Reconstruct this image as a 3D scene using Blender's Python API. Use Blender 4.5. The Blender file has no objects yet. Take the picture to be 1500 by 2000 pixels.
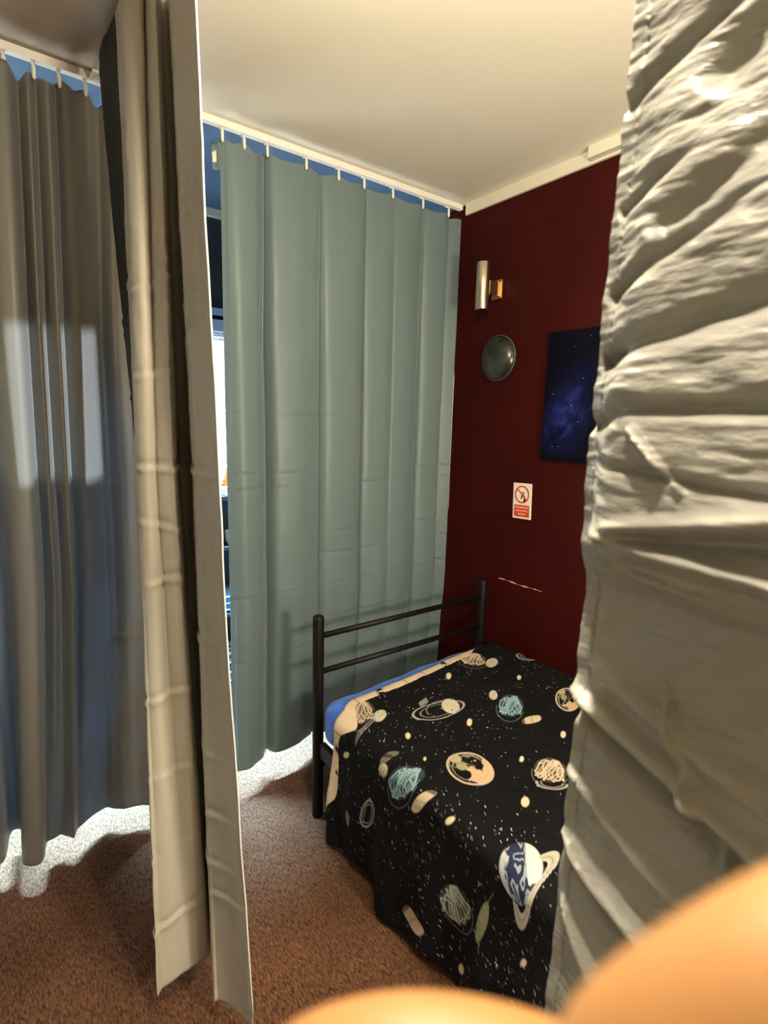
import bpy, bmesh, math, random
import numpy as np
from mathutils import Vector, Matrix
random.seed(7); rng = np.random.default_rng(7)
SC = bpy.context.scene; COL = SC.collection

# ------------------------------------------------------------------ camera
X_ = (0.80477954, 0.07851508, -0.58835812)
Y_ = (-0.59307142, 0.14713604, -0.79159161)
Z_ = (0.02441681, 0.98599512, 0.16497712)
CAM = Vector((0.0, 0.0, 1.6))
cd = bpy.data.cameras.new('camera'); cam = bpy.data.objects.new('camera', cd); COL.objects.link(cam)
cam.matrix_world = Matrix(((*X_, CAM.x), (*Y_, CAM.y), (*Z_, CAM.z), (0, 0, 0, 1)))
cd.sensor_fit = 'VERTICAL'; cd.sensor_height = 36.0; cd.lens = 1049.1 / 2000 * 36
cd.clip_start = 0.004; cd.clip_end = 50
cd.dof.use_dof = True; cd.dof.focus_distance = 1.9; cd.dof.aperture_fstop = 8.0
SC.camera = cam
SC.view_settings.view_transform = 'Standard'; SC.view_settings.look = 'None'
SC.view_settings.gamma = 1; SC.view_settings.use_curve_mapping = False
SC.view_settings.exposure = 0.0

# ------------------------------------------------------------------ light
wd = bpy.data.worlds.new('world'); SC.world = wd; wd.use_nodes = True
wd.node_tree.nodes['Background'].inputs[0].default_value = (0.62, 0.8, 1.0, 1)
wd.node_tree.nodes['Background'].inputs[1].default_value = 6.0

def lamp(name, kind, loc, energy, color, **kw):
    l = bpy.data.lights.new(name, kind); l.energy = energy; l.color = color
    for k, v in kw.items(): setattr(l, k, v)
    o = bpy.data.objects.new(name, l); COL.objects.link(o); o.location = loc
    return o
# ceiling bulb of the bed cubicle, just inside the entrance
lamp('cubicle_light', 'POINT', (0.47, 0.42, 2.33), 68, (1.0, 0.86, 0.64), shadow_soft_size=0.035)
# unseen spot above the photographer, aimed to light the near curtain
o = lamp('near_curtain_spot', 'SPOT', (0.13, 0.16, 2.52), 75, (1.0, 0.87, 0.70), shadow_soft_size=0.04, spot_size=math.radians(44), spot_blend=0.8)
o.rotation_euler = (Vector((0.37, 0.12, 2.0)) - o.location).to_track_quat('-Z', 'Y').to_euler()
lamp('corridor_bulb', 'POINT', (-0.1, -0.5, 2.45), 0.7, (1.0, 0.80, 0.58), shadow_soft_size=0.06)
# added fill light, out of sight behind the pulled-aside curtain, to brighten the ceiling
lamp('ceiling_fill', 'POINT', (0.95, -0.6, 1.45), 130, (1.0, 0.88, 0.68), shadow_soft_size=0.12)
# daylight outside the two windows
o = lamp('daylight_left', 'AREA', (-0.5, 3.02, 1.78), 46, (0.66, 0.84, 1.0), shape='RECTANGLE', size=1.0, size_y=0.62)
o.rotation_euler = (math.radians(-90), 0, 0)
o = lamp('daylight_right', 'AREA', (1.2, 3.05, 1.7), 80, (0.66, 0.83, 1.0), shape='RECTANGLE', size=1.2, size_y=0.75)
o.rotation_euler = (math.radians(-90), 0, 0)
# added unseen cool lights behind the curtains, for the bright band under the hems
lamp('hem_fill_left', 'AREA', (-0.45, 2.42, 2.60), 260, (0.30, 0.64, 1.0), shape='RECTANGLE', size=2.1, size_y=0.08, spread=math.radians(46))
lamp('hem_fill_right', 'AREA', (1.48, 2.42, 2.60), 150, (0.30, 0.64, 1.0), shape='RECTANGLE', size=0.85, size_y=0.08, spread=math.radians(46))
s = lamp('sun', 'SUN', (0, 6, 4), 150.0, (1.0, 0.95, 0.88), angle=math.radians(2.5))
s.rotation_euler = Vector((0.42, -1.0, -0.17)).to_track_quat('-Z', 'Y').to_euler()

# ------------------------------------------------------------------ dims
H = 2.631; YC = 2.033; XW = 1.94; YF = 2.88; XT = 0.373
XL = -1.7; YB = -1.6

# ------------------------------------------------------------------ helpers
def nt(mat): return mat.node_tree.nodes, mat.node_tree.links
def mat(name, col, rough=0.6, metal=0.0, spec=0.5, **kw):
    m = bpy.data.materials.new(name); m.use_nodes = True
    b = m.node_tree.nodes['Principled BSDF']
    b.inputs['Base Color'].default_value = (*col, 1); b.inputs['Roughness'].default_value = rough
    b.inputs['Metallic'].default_value = metal; b.inputs['Specular IOR Level'].default_value = spec
    for k, v in kw.items(): b.inputs[k].default_value = v
    return m
def noise_col(m, c1, c2, scale, detail=4, lo=0.35, hi=0.65, stretch=(1, 1, 1), bump=0.0, bscale=None, bdist=0.002):
    n, l = nt(m); b = n['Principled BSDF']
    tc = n.new('ShaderNodeTexCoord'); mp = n.new('ShaderNodeMapping'); mp.inputs['Scale'].default_value = stretch
    l.new(tc.outputs['Object'], mp.inputs['Vector'])
    no = n.new('ShaderNodeTexNoise'); no.inputs['Scale'].default_value = scale; no.inputs['Detail'].default_value = detail
    l.new(mp.outputs[0], no.inputs['Vector'])
    r = n.new('ShaderNodeValToRGB'); r.color_ramp.elements[0].position = lo; r.color_ramp.elements[1].position = hi
    r.color_ramp.elements[0].color = (*c1, 1); r.color_ramp.elements[1].color = (*c2, 1)
    l.new(no.outputs['Fac'], r.inputs[0]); l.new(r.outputs[0], b.inputs['Base Color'])
    if bump:
        nb = n.new('ShaderNodeTexNoise'); nb.inputs['Scale'].default_value = bscale or scale; nb.inputs['Detail'].default_value = 5
        l.new(mp.outputs[0], nb.inputs['Vector'])
        bp = n.new('ShaderNodeBump'); bp.inputs['Strength'].default_value = bump; bp.inputs['Distance'].default_value = bdist
        l.new(nb.outputs['Fac'], bp.inputs['Height']); l.new(bp.outputs[0], b.inputs['Normal'])
    return m
def fabric(name, col, trans=0.25, tcol=None, rough=0.5, sheen=0.25, bump=0.25, bscale=14, stretch=(1, 1, 1), dist=0.004):
    m = mat(name, col, rough, spec=0.35); n, l = nt(m); b = n['Principled BSDF']
    b.inputs['Sheen Weight'].default_value = sheen; b.inputs['Sheen Roughness'].default_value = 0.4
    tc = n.new('ShaderNodeTexCoord'); mp = n.new('ShaderNodeMapping'); mp.inputs['Scale'].default_value = stretch
    l.new(tc.outputs['Object'], mp.inputs['Vector'])
    n1 = n.new('ShaderNodeTexNoise'); n1.inputs['Scale'].default_value = bscale; n1.inputs['Detail'].default_value = 5
    l.new(mp.outputs[0], n1.inputs['Vector'])
    n2 = n.new('ShaderNodeTexNoise'); n2.inputs['Scale'].default_value = 420; n2.inputs['Detail'].default_value = 2
    l.new(tc.outputs['Object'], n2.inputs['Vector'])
    ad = n.new('ShaderNodeMath'); ad.operation = 'MULTIPLY_ADD'; ad.inputs[1].default_value = 0.09
    l.new(n2.outputs['Fac'], ad.inputs[0]); l.new(n1.outputs['Fac'], ad.inputs[2])
    bp = n.new('ShaderNodeBump'); bp.inputs['Strength'].default_value = bump; bp.inputs['Distance'].default_value = dist
    l.new(ad.outputs[0], bp.inputs['Height']); l.new(bp.outputs[0], b.inputs['Normal'])
    tr = n.new('ShaderNodeBsdfTranslucent'); tr.inputs['Color'].default_value = (*(tcol or col), 1)
    mx = n.new('ShaderNodeMixShader'); mx.inputs[0].default_value = trans
    l.new(b.outputs[0], mx.inputs[1]); l.new(tr.outputs[0], mx.inputs[2])
    l.new(mx.outputs[0], n['Material Output'].inputs['Surface'])
    return m

def link(name, me, m=None, parent=None, smooth=False):
    o = bpy.data.objects.new(name, me); COL.objects.link(o)
    if m: me.materials.append(m)
    if parent: o.parent = parent; o.matrix_parent_inverse = Matrix.Identity(4)
    if smooth: me.polygons.foreach_set('use_smooth', [True] * len(me.polygons))
    return o
def bm_obj(name, bm, m, parent=None, smooth=False, loc=None):
    me = bpy.data.meshes.new(name); bm.to_mesh(me); bm.free()
    o = link(name, me, m, parent, smooth)
    if loc: o.location = loc
    return o
def tag(o, label=None, cat=None, group=None, kind=None):
    if label: o['label'] = label
    if cat: o['category'] = cat
    if group: o['group'] = group
    if kind: o['kind'] = kind
    return o
def empty(name, label, cat, loc=(0, 0, 0), group=None):
    o = bpy.data.objects.new(name, None); COL.objects.link(o); o.location = loc; o.empty_display_size = 0.05
    return tag(o, label, cat, group)
def abox(bm, x0, x1, y0, y1, z0, z1, bev=0.0):
    g = bmesh.ops.create_cube(bm, size=1)
    bmesh.ops.scale(bm, vec=(x1 - x0, y1 - y0, z1 - z0), verts=g['verts'])
    bmesh.ops.translate(bm, vec=((x0 + x1) / 2, (y0 + y1) / 2, (z0 + z1) / 2), verts=g['verts'])
    if bev:
        es = list({e for v in g['verts'] for e in v.link_edges})
        bmesh.ops.bevel(bm, geom=es, offset=bev, segments=2, affect='EDGES')
def box(name, x0, x1, y0, y1, z0, z1, m, parent=None, bev=0.0):
    bm = bmesh.new(); abox(bm, x0, x1, y0, y1, z0, z1, bev); return bm_obj(name, bm, m, parent)
def tube_bm(bm, pts, r, seg=12, cap=True):
    pts = [Vector(p) for p in pts]; rr = r if isinstance(r, (list, tuple)) else [r] * len(pts)
    rings = []
    for i, p in enumerate(pts):
        d = (pts[min(i + 1, len(pts) - 1)] - pts[max(i - 1, 0)]).normalized()
        up = Vector((0, 0, 1)) if abs(d.z) < 0.9 else Vector((1, 0, 0))
        a = d.cross(up).normalized(); b = d.cross(a).normalized()
        rings.append([bm.verts.new(p + rr[i] * (math.cos(t) * a + math.sin(t) * b)) for t in [2 * math.pi * k / seg for k in range(seg)]])
    for i in range(len(rings) - 1):
        for k in range(seg): bm.faces.new((rings[i][k], rings[i][(k + 1) % seg], rings[i + 1][(k + 1) % seg], rings[i + 1][k]))
    if cap: bm.faces.new(rings[0][::-1]); bm.faces.new(rings[-1])
    bmesh.ops.recalc_face_normals(bm, faces=bm.faces)
def tube(name, pts, r, m, parent=None, seg=12):
    bm = bmesh.new(); tube_bm(bm, pts, r, seg); return bm_obj(name, bm, m, parent, True)
def lathe(name, prof, m, parent=None, seg=40, loc=None, mtx=None):
    bm = bmesh.new(); rings = []
    for r, z in prof:
        rings.append([bm.verts.new((r * math.cos(2 * math.pi * k / seg), r * math.sin(2 * math.pi * k / seg), z)) for k in range(seg)] if r > 1e-6 else [bm.verts.new((0, 0, z))])
    for a, b in zip(rings, rings[1:]):
        for k in range(seg):
            if len(a) == 1 and len(b) == 1: continue
            if len(a) == 1: bm.faces.new((a[0], b[k], b[(k + 1) % seg]))
            elif len(b) == 1: bm.faces.new((a[k], a[(k + 1) % seg], b[0]))
            else: bm.faces.new((a[k], a[(k + 1) % seg], b[(k + 1) % seg], b[k]))
    if mtx: bmesh.ops.transform(bm, matrix=mtx, verts=bm.verts)
    bmesh.ops.recalc_face_normals(bm, faces=bm.faces)
    return bm_obj(name, bm, m, parent, True, loc)
def grid_obj(name, P, m, parent=None, thick=0.0, smooth=True, closed=False):
    """P: (rows, cols, 3) numpy array of points -> one mesh"""
    nr, nc, _ = P.shape
    me = bpy.data.meshes.new(name)
    idx = np.arange(nr * nc).reshape(nr, nc)
    q = np.stack([idx[:-1, :-1], idx[:-1, 1:], idx[1:, 1:], idx[1:, :-1]], -1).reshape(-1, 4)
    me.vertices.add(nr * nc); me.vertices.foreach_set('co', P.astype(np.float32).ravel())
    me.loops.add(q.size); me.loops.foreach_set('vertex_index', q.astype(np.int32).ravel())
    me.polygons.add(len(q)); me.polygons.foreach_set('loop_start', (np.arange(len(q)) * 4).astype(np.int32))
    me.update(calc_edges=True)
    o = link(name, me, m, parent, smooth)
    if thick:
        md = o.modifiers.new('thickness', 'SOLIDIFY'); md.thickness = thick; md.offset = 0
    return o
def vnoise(u, v, seed=0, octs=4):
    """smooth value noise on arrays"""
    out = np.zeros_like(u, dtype=float); amp = 1.0; tot = 0
    for o in range(octs):
        r = np.random.default_rng(seed * 31 + o); T = r.random((64, 64))
        uu = u * 2 ** o + 11.3 * o; vv = v * 2 ** o + 7.7 * o
        i = np.floor(uu).astype(int); j = np.floor(vv).astype(int); fu = uu - i; fv = vv - j
        fu = fu * fu * (3 - 2 * fu); fv = fv * fv * (3 - 2 * fv)
        a = T[i % 64, j % 64]; b = T[(i + 1) % 64, j % 64]; c = T[i % 64, (j + 1) % 64]; d = T[(i + 1) % 64, (j + 1) % 64]
        out += amp * ((a * (1 - fu) + b * fu) * (1 - fv) + (c * (1 - fu) + d * fu) * fv); tot += amp; amp *= 0.5
    return out / tot * 2 - 1
def smooth01(t): t = np.clip(t, 0, 1); return t * t * (3 - 2 * t)
def catmull(P, per):
    P = np.array(P, float); n = len(P); out = []
    Q = np.vstack([2 * P[0] - P[1], P, 2 * P[-1] - P[-2]])
    for i in range(n - 1):
        p0, p1, p2, p3 = Q[i:i + 4]
        for t in np.linspace(0, 1, per, endpoint=False):
            out.append(0.5 * (2 * p1 + (p2 - p0) * t + (2 * p0 - 5 * p1 + 4 * p2 - p3) * t * t + (-p0 + 3 * p1 - 3 * p2 + p3) * t ** 3))
    out.append(P[-1]); return np.array(out)
def curtain_grid(keys, nz, per, ztop, zbot):
    """keys: list of (level 0..1, [xy...]) from top (0) to bottom (1); every profile has as many points"""
    profs = [(k, catmull(p, per)) for k, p in keys]
    nc = len(profs[0][1]); P = np.zeros((nz, nc, 3))
    for i in range(nz):
        w = i / (nz - 1)
        for (k0, a), (k1, b) in zip(profs, profs[1:]):
            if w <= k1 + 1e-9:
                t = (w - k0) / (k1 - k0); break
        xy = a * (1 - t) + b * t
        P[i, :, :2] = xy; P[i, :, 2] = ztop * (1 - w) + zbot * w
    return P

# ------------------------------------------------------------------ materials
M_ceil = noise_col(mat('ceiling_paint', (0.80, 0.76, 0.64), 0.85), (0.79, 0.74, 0.60), (0.83, 0.79, 0.67), 1.5, bump=0.15, bscale=60, bdist=0.001)
M_ceil_shade = noise_col(mat('corridor_ceiling_shaded', (0.35, 0.29, 0.23), 0.85), (0.33, 0.27, 0.21), (0.38, 0.32, 0.26), 2.0)  # darker copy of the ceiling paint, with the corridor's shade in the colour
M_red = noise_col(mat('red_wall_paint', (0.16, 0.012, 0.008), 0.55, spec=0.12), (0.030, 0.0018, 0.0012), (0.040, 0.0022, 0.0014), 3.0, bump=0.12, bscale=90, bdist=0.0008)
M_ceil_daylit = noise_col(mat('ceiling_daylight_blue', (0.30, 0.45, 0.62), 0.8), (0.045, 0.10, 0.19), (0.06, 0.13, 0.23), 3.0)  # ceiling behind the curtains, its bluish daylight painted into the colour
M_cream = noise_col(mat('cream_wall_paint', (0.6, 0.55, 0.45), 0.8), (0.57, 0.52, 0.42), (0.62, 0.57, 0.47), 3.0)
M_white = mat('white_plastic', (0.80, 0.78, 0.70), 0.4)
M_trim = mat('cream_trim', (0.72, 0.68, 0.56), 0.6)
M_black = mat('black_metal', (0.006, 0.0045, 0.004), 0.45, spec=0.2)
M_dark = noise_col(mat('dark_laminate', (0.012, 0.012, 0.016), 0.6), (0.01, 0.01, 0.014), (0.018, 0.018, 0.024), 12)
M_sheet = fabric('blue_sheet', (0.05, 0.17, 0.62), 0.0, rough=0.8, bump=0.3, bscale=12)
M_curt = fabric('grey_curtain', (0.130, 0.178, 0.190), 0.03, (0.22, 0.30, 0.36), rough=0.42, sheen=0.2, bump=0.22, bscale=9)
M_curtL = fabric('dark_grey_curtain', (0.22, 0.205, 0.165), 0.34, (0.235, 0.255, 0.27), rough=0.42, sheen=0.2, bump=0.22, bscale=9)
M_curt2_shade = fabric('curtain_shade_black', (0.016, 0.017, 0.016), 0.0, rough=0.7, sheen=0.0, bump=0.2, bscale=10)  # near-black version of the gathered curtain's cloth, deep shade painted in
M_curt2 = fabric('grey_satin_curtain', (0.44, 0.415, 0.345), 0.01, (0.36, 0.34, 0.30), rough=0.38, sheen=0.2, bump=0.3, bscale=10)
M_near = fabric('crumpled_satin', (0.40, 0.40, 0.345), 0.025, (0.75, 0.70, 0.6), rough=0.32, sheen=0.1, bump=0.6, bscale=38, stretch=(1, 1, 3.4), dist=0.006)
M_hem = mat('white_hem', (0.75, 0.74, 0.70), 0.6)
M_skin = noise_col(mat('skin', (0.75, 0.42, 0.24), 0.5), (0.60, 0.29, 0.10), (0.68, 0.36, 0.14), 30)
M_skin.node_tree.nodes['Principled BSDF'].inputs['Subsurface Weight'].default_value = 0.15
M_skin.node_tree.nodes['Principled BSDF'].inputs['Subsurface Scale'].default_value = 0.006
M_steel = mat('brushed_steel', (0.72, 0.64, 0.48), 0.22, 1.0)
M_copper = mat('copper_plate', (0.62, 0.30, 0.14), 0.3, 1.0)

# carpet: short pile, brown with pale fibres
M_carpet = mat('carpet', (0.2, 0.1, 0.06), 0.9, spec=0.15)
n, l = nt(M_carpet); b = n['Principled BSDF']
tc = n.new('ShaderNodeTexCoord')
na = n.new('ShaderNodeTexNoise'); na.inputs['Scale'].default_value = 2.5; na.inputs['Detail'].default_value = 4
mp = n.new('ShaderNodeMapping'); mp.inputs['Scale'].default_value = (1.0, 0.3, 1); mp.inputs['Rotation'].default_value = (0, 0, 0.4)
nb = n.new('ShaderNodeTexNoise'); nb.inputs['Scale'].default_value = 200; nb.inputs['Detail'].default_value = 3; nb.inputs['Distortion'].default_value = 0.6
l.new(tc.outputs['Object'], na.inputs['Vector']); l.new(tc.outputs['Object'], mp.inputs[0]); l.new(mp.outputs[0], nb.inputs['Vector'])
r1 = n.new('ShaderNodeValToRGB'); r1.color_ramp.elements[0].color = (0.10, 0.042, 0.018, 1); r1.color_ramp.elements[1].color = (0.15, 0.07, 0.036, 1)
r1.color_ramp.elements[0].position = 0.35; r1.color_ramp.elements[1].position = 0.65
r2 = n.new('ShaderNodeValToRGB'); r2.color_ramp.elements[0].position = 0.35; r2.color_ramp.elements[1].position = 0.78
r2.color_ramp.elements[0].color = (0.35, 0.35, 0.35, 1); r2.color_ramp.elements[1].color = (2.0, 1.95, 1.8, 1)
mu = n.new('ShaderNodeMixRGB'); mu.blend_type = 'MULTIPLY'; mu.inputs[0].default_value = 1
l.new(na.outputs['Fac'], r1.inputs[0]); l.new(nb.outputs['Fac'], r2.inputs[0]); l.new(r1.outputs[0], mu.inputs[1]); l.new(r2.outputs[0], mu.inputs[2]); l.new(mu.outputs[0], b.inputs['Base Color'])
b.inputs['Sheen Weight'].default_value = 0.5; b.inputs['Sheen Roughness'].default_value = 0.4
bp = n.new('ShaderNodeBump'); bp.inputs['Strength'].default_value = 0.9; bp.inputs['Distance'].default_value = 0.004
l.new(nb.outputs['Fac'], bp.inputs['Height']); l.new(bp.outputs[0], b.inputs['Normal'])

# ------------------------------------------------------------------ the room
def struct(o, label=None): o['kind'] = 'structure'; return o
T = 0.08
struct(box('floor', XL - T, XW + T, YB - T, YF + T, -0.06, 0, M_carpet))
struct(box('ceiling', XT, XW + T, YB - T, YC, H, H + 0.06, M_ceil))
struct(box('ceiling', XL - T, XT, YB - T, YC, H, H + 0.06, M_ceil_shade))
struct(box('ceiling', XL - T, XW + T, YC, YF + T, H, H + 0.06, M_ceil_daylit))
struct(box('wall_right', XW, XW + T, YB - T, YF + T, 0, H, M_red))
struct(box('wall_left', XL - T, XL, YB - T, YF + T, 0, H, M_cream))
struct(box('wall_front', XL, XW, YB - T, YB, 0, H, M_cream))
# far wall with two window openings
WIN = [(-1.15, 0.0, 1.50, 2.06), (0.78, 1.72, 1.27, 2.03)]
bm = bmesh.new()
xs = [XL, WIN[0][0], WIN[0][1], WIN[1][0], WIN[1][1], XW]
for a, c in ((0, 1), (2, 3), (4, 5)): abox(bm, xs[a], xs[c], YF, YF + T, 0, H)
for w in WIN:
    abox(bm, w[0], w[1], YF, YF + T, 0, w[2]); abox(bm, w[0], w[1], YF, YF + T, w[3], H)
struct(bm_obj('wall_back', bm, M_dark))
struct(box('trim_1', XL, XW, YF - 0.03, YF, H - 0.035, H, M_white))
# pale painted strip at the top of the red wall, with a surface channel from the middle of the cubicle
struct(box('trim_2', XW - 0.012, XW, YB, YC - 0.03, H - 0.05, H, M_trim))
struct(box('trim_3', XW - 0.045, XW - 0.012, YB, 1.33, H - 0.042, H, M_trim))
M_glass = mat('window_glass', (1, 1, 1), 0.05)
n, l = nt(M_glass); tb = n.new('ShaderNodeBsdfTransparent'); gx = n.new('ShaderNodeMixShader'); fr = n.new('ShaderNodeFresnel'); fr.inputs[0].default_value = 1.45
l.new(fr.outputs[0], gx.inputs[0]); l.new(tb.outputs[0], gx.inputs[1]); l.new(n['Principled BSDF'].outputs[0], gx.inputs[2]); l.new(gx.outputs[0], n['Material Output'].inputs['Surface'])
for k, w in enumerate(WIN):
    wo = empty('window_%d' % (k + 1), None, None, ((w[0] + w[1]) / 2, YF + 0.04, w[2])); wo['kind'] = 'structure'
    ox, oy, oz = wo.location
    bm = bmesh.new(); f = 0.035
    abox(bm, w[0] - ox, w[1] - ox, -0.03, 0.03, 0, f); abox(bm, w[0] - ox, w[1] - ox, -0.03, 0.03, w[3] - w[2] - f, w[3] - w[2])
    abox(bm, w[0] - ox, w[0] - ox + f, -0.03, 0.03, f, w[3] - w[2] - f); abox(bm, w[1] - ox - f, w[1] - ox, -0.03, 0.03, f, w[3] - w[2] - f)
    bm_obj('window_frame', bm, M_white, wo)
    box('window_pane', w[0] - ox + f, w[1] - ox - f, 0.0, 0.004, f, w[3] - w[2] - f, M_glass, wo)
    box('window_sill', w[0] - ox - 0.02, w[1] - ox + 0.02, -0.13, -0.035, -0.03, 0.0, M_white, wo)

# ------------------------------------------------------------------ window blinds and the shelf behind the gap
M_slat = fabric('white_slat', (0.85, 0.87, 0.9), 0.2, (0.95, 0.97, 1.0), rough=0.5, bump=0.0)
bl = empty('venetian_blind', 'white slatted blind glowing in the window, seen through the gap between curtains', 'blind', (1.25, YF - 0.035, 2.02))
box('headrail', -0.49, 0.49, -0.03, 0.03, 0.02, 0.075, mat('blue_grey_metal', (0.25, 0.36, 0.5), 0.5), bl)
box('valance', -0.49, 0.49, -0.034, -0.028, 0.095, 0.13, mat('blue_grey_valance', (0.2, 0.33, 0.48), 0.5), bl)
bm = bmesh.new()
for i in range(38):
    z = 0.005 - i * 0.0195
    a = math.radians(44)
    g = bmesh.ops.create_cube(bm, size=1); bmesh.ops.scale(bm, vec=(0.95, 0.024, 0.0012), verts=g['verts'])
    bmesh.ops.rotate(bm, cent=(0, 0, 0), matrix=Matrix.Rotation(a, 3, 'X'), verts=g['verts']); bmesh.ops.translate(bm, vec=(0, 0.012, z), verts=g['verts'])
bm_obj('slats', bm, M_slat, bl)
box('bottom_rail', -0.48, 0.48, -0.004, 0.02, -0.755, -0.738, M_white, bl)
for x in (-0.35, -0.22, 0.3): box('ladder_cord', x, x + 0.002, -0.004, -0.002, -0.74, 0.02, M_white, bl)

sh = empty('shelf_unit', 'black open shelf unit below the blind, behind the gap between curtains', 'shelf', (1.05, 2.66, 0))
for nm, a in (('side_panel', (-0.32, -0.30, -0.10, 0.10, 0, 1.2)), ('side_panel', (0.30, 0.32, -0.10, 0.10, 0, 1.2)), ('shelf_top', (-0.32, 0.32, -0.10, 0.10, 1.2, 1.22)),
              ('shelf_board', (-0.30, 0.30, -0.10, 0.10, 0.95, 0.965)), ('shelf_board', (-0.30, 0.30, -0.10, 0.10, 0.60, 0.615)), ('shelf_board', (-0.30, 0.30, -0.10, 0.10, 0.2, 0.215)),
              ('back_panel', (-0.30, 0.30, 0.088, 0.098, 0.0, 1.2))):
    box(nm, *a, M_dark, sh)
ob = lathe('vase', [(0.0, 0.0), (0.03, 0.0), (0.045, 0.02), (0.05, 0.06), (0.035, 0.11), (0.018, 0.15), (0.02, 0.165), (0.014, 0.165), (0.012, 0.15), (0.0, 0.13)], mat('orange_glaze', (0.75, 0.20, 0.03), 0.3), loc=(1.0, 2.66, 1.22))
tag(ob, 'orange vase on top of the black shelf, below the white blind', 'vase')
cu = empty('cup', 'small white cup on a board of the black shelf, behind the curtain gap', 'cup', (0.98, 2.62, 0.965))
lathe('cup_body', [(0, 0), (0.022, 0), (0.03, 0.02), (0.034, 0.07), (0.031, 0.07), (0.027, 0.02), (0.0, 0.008)], M_white, cu)
tube('handle', [(0.03, 0, 0.058), (0.048, 0, 0.052), (0.052, 0, 0.035), (0.044, 0, 0.02), (0.027, 0, 0.016)], 0.004, M_white, cu, 8)
ob = box('box', 0.935, 0.975, 2.58, 2.64, 1.2205, 1.262, mat('cream_card', (0.8, 0.7, 0.55), 0.6), bev=0.002)
tag(ob, 'small cream box beside the orange vase on the black shelf', 'box')
bm = bmesh.new()
for i in range(3): abox(bm, 0.86, 1.14, 2.575, 2.74, 0.616 + i * 0.034, 0.648 + i * 0.034, 0.012)
tag(bm_obj('towel', bm, mat('pale_blue_towel', (0.30, 0.58, 0.85), 0.9), None, True), 'pale blue folded towel on the lower board of the black shelf', 'towel')
bm = bmesh.new()
for i in range(4): abox(bm, 0.86, 1.13, 2.575, 2.74, 0.216 + i * 0.05, 0.263 + i * 0.05, 0.016)
Mb = noise_col(mat('patterned_blanket', (0.1, 0.2, 0.5), 0.9), (0.02, 0.05, 0.2), (0.75, 0.85, 0.95), 18, lo=0.48, hi=0.52, stretch=(1, 1, 2))
tag(bm_obj('blanket', bm, Mb, None, True), 'blue and white patterned blanket folded low in the black shelf', 'blanket')

# ------------------------------------------------------------------ curtain tracks and curtains
tr = empty('curtain_track', 'long white ceiling rail carrying the left curtain and the wide grey-green curtain', 'curtain rail', (0, YC, H))
box('rail', XL, XW - 0.012, -0.012, 0.012, -0.022, 0, M_white, tr)
tube('end_stop', [(XW - 0.03, 0, -0.011), (XW - 0.013, 0, -0.011)], 0.013, M_white, tr)
t2 = empty('curtain_track', 'white ceiling rail running from the long rail towards the camera over the gathered curtain', 'curtain rail', (XT, 0, H))
box('rail', -0.012, 0.012, YB, YC - 0.013, -0.022, 0, M_white, t2)
box('joint_plate', -0.03, 0.012, YC - 0.075, YC - 0.013, -0.03, -0.022, M_white, t2)

def hook(parent, x, y, ztop=H - 0.022, zbot=H - 0.078):
    bm = bmesh.new()
    abox(bm, x - 0.004, x + 0.004, y - 0.006, y + 0.006, ztop - 0.008, ztop, 0.001)
    y -= 0.018
    tube_bm(bm, [(x, y + 0.018, ztop - 0.004), (x, y + 0.004, ztop - 0.010), (x, y, ztop - 0.022), (x, y - 0.002, zbot + 0.006), (x, y - 0.002, zbot)], [0.0045, 0.005, 0.0058, 0.0052, 0.003], 8)
    return bm_obj('hook', bm, M_white, parent, True)

def creases(P, zs, amp, seed):
    """sharp horizontal packing creases pushed into a hanging curtain along its plane normal (-Y)"""
    x = P[..., 0]; z = P[..., 2]; d = np.zeros_like(x)
    for i, zc in enumerate(zs):
        wob = zc + 0.008 * vnoise(x * 3, np.full_like(x, i * 3.3), seed + i, 2)
        m = smooth01(vnoise(x * 4.5, np.full_like(x, i * 1.7 + 5), seed + 9 + i, 1) * 1.3 + 0.6)
        d += amp * m * (np.exp(-((z - wob) / 0.006) ** 2) - 0.6 * np.exp(-((z - wob - 0.012) / 0.008) ** 2))
    return d

# --- wide grey curtain across the back of the cubicle
cm = empty('curtain', 'wide grey-green curtain across the back of the cubicle, behind the bed head', 'curtain', (0, 0, 0))
feat = [(0.752, 0.012, 0), (0.765, 0.0, 0), (0.775, -0.012, 0), (0.805, -0.028, -.02), (0.845, -0.022, -.005), (0.885, -0.004, .015), (0.912, 0.035, .02), (0.925, 0.045, .02), (0.932, 0.02, .02), (0.950, -0.012, .01), (0.99, -0.022, 0), (1.05, -0.024, 0),
        (1.10, -0.012, .0), (1.145, 0.004, .0), (1.160, 0.022, .0), (1.170, 0.004, 0), (1.195, -0.014, 0), (1.26, -0.018, 0), (1.33, -0.012, 0), (1.368, 0.004, 0), (1.377, 0.018, 0), (1.386, -0.002, 0), (1.42, -0.012, 0),
        (1.49, -0.016, 0), (1.53, -0.008, 0), (1.545, -0.012, 0), (1.60, -0.016, 0), (1.655, -0.006, 0), (1.690, 0.012, 0), (1.703, 0.026, 0), (1.712, 0.006, 0), (1.735, -0.006, 0), (1.78, -0.012, 0), (1.83, -0.010, 0), (1.850, 0.004, 0),
        (1.862, 0.035, 0), (1.875, 0.045, 0), (1.90, 0.03, 0), (1.9385, 0.012, 0)]
hx = [0.753, 0.833, 0.922, 1.083, 1.229, 1.353, 1.503, 1.674, 1.831]
top = [(x, YC + 0.55 * d) for x, d, e in feat]
mid = [(x, YC + d) for x, d, e in feat]
def hemshift(x): return float(np.interp(x, [0.74, 0.80, 0.86, 0.90, 1.0, 1.12, 1.9], [-0.016, -0.004, 0.018, 0.02, 0.03, 0.045, 0.05]))
bot = [(x - 0.012 * (x < 0.8), YC + 0.9 * d + hemshift(x)) for x, d, e in feat]
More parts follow.
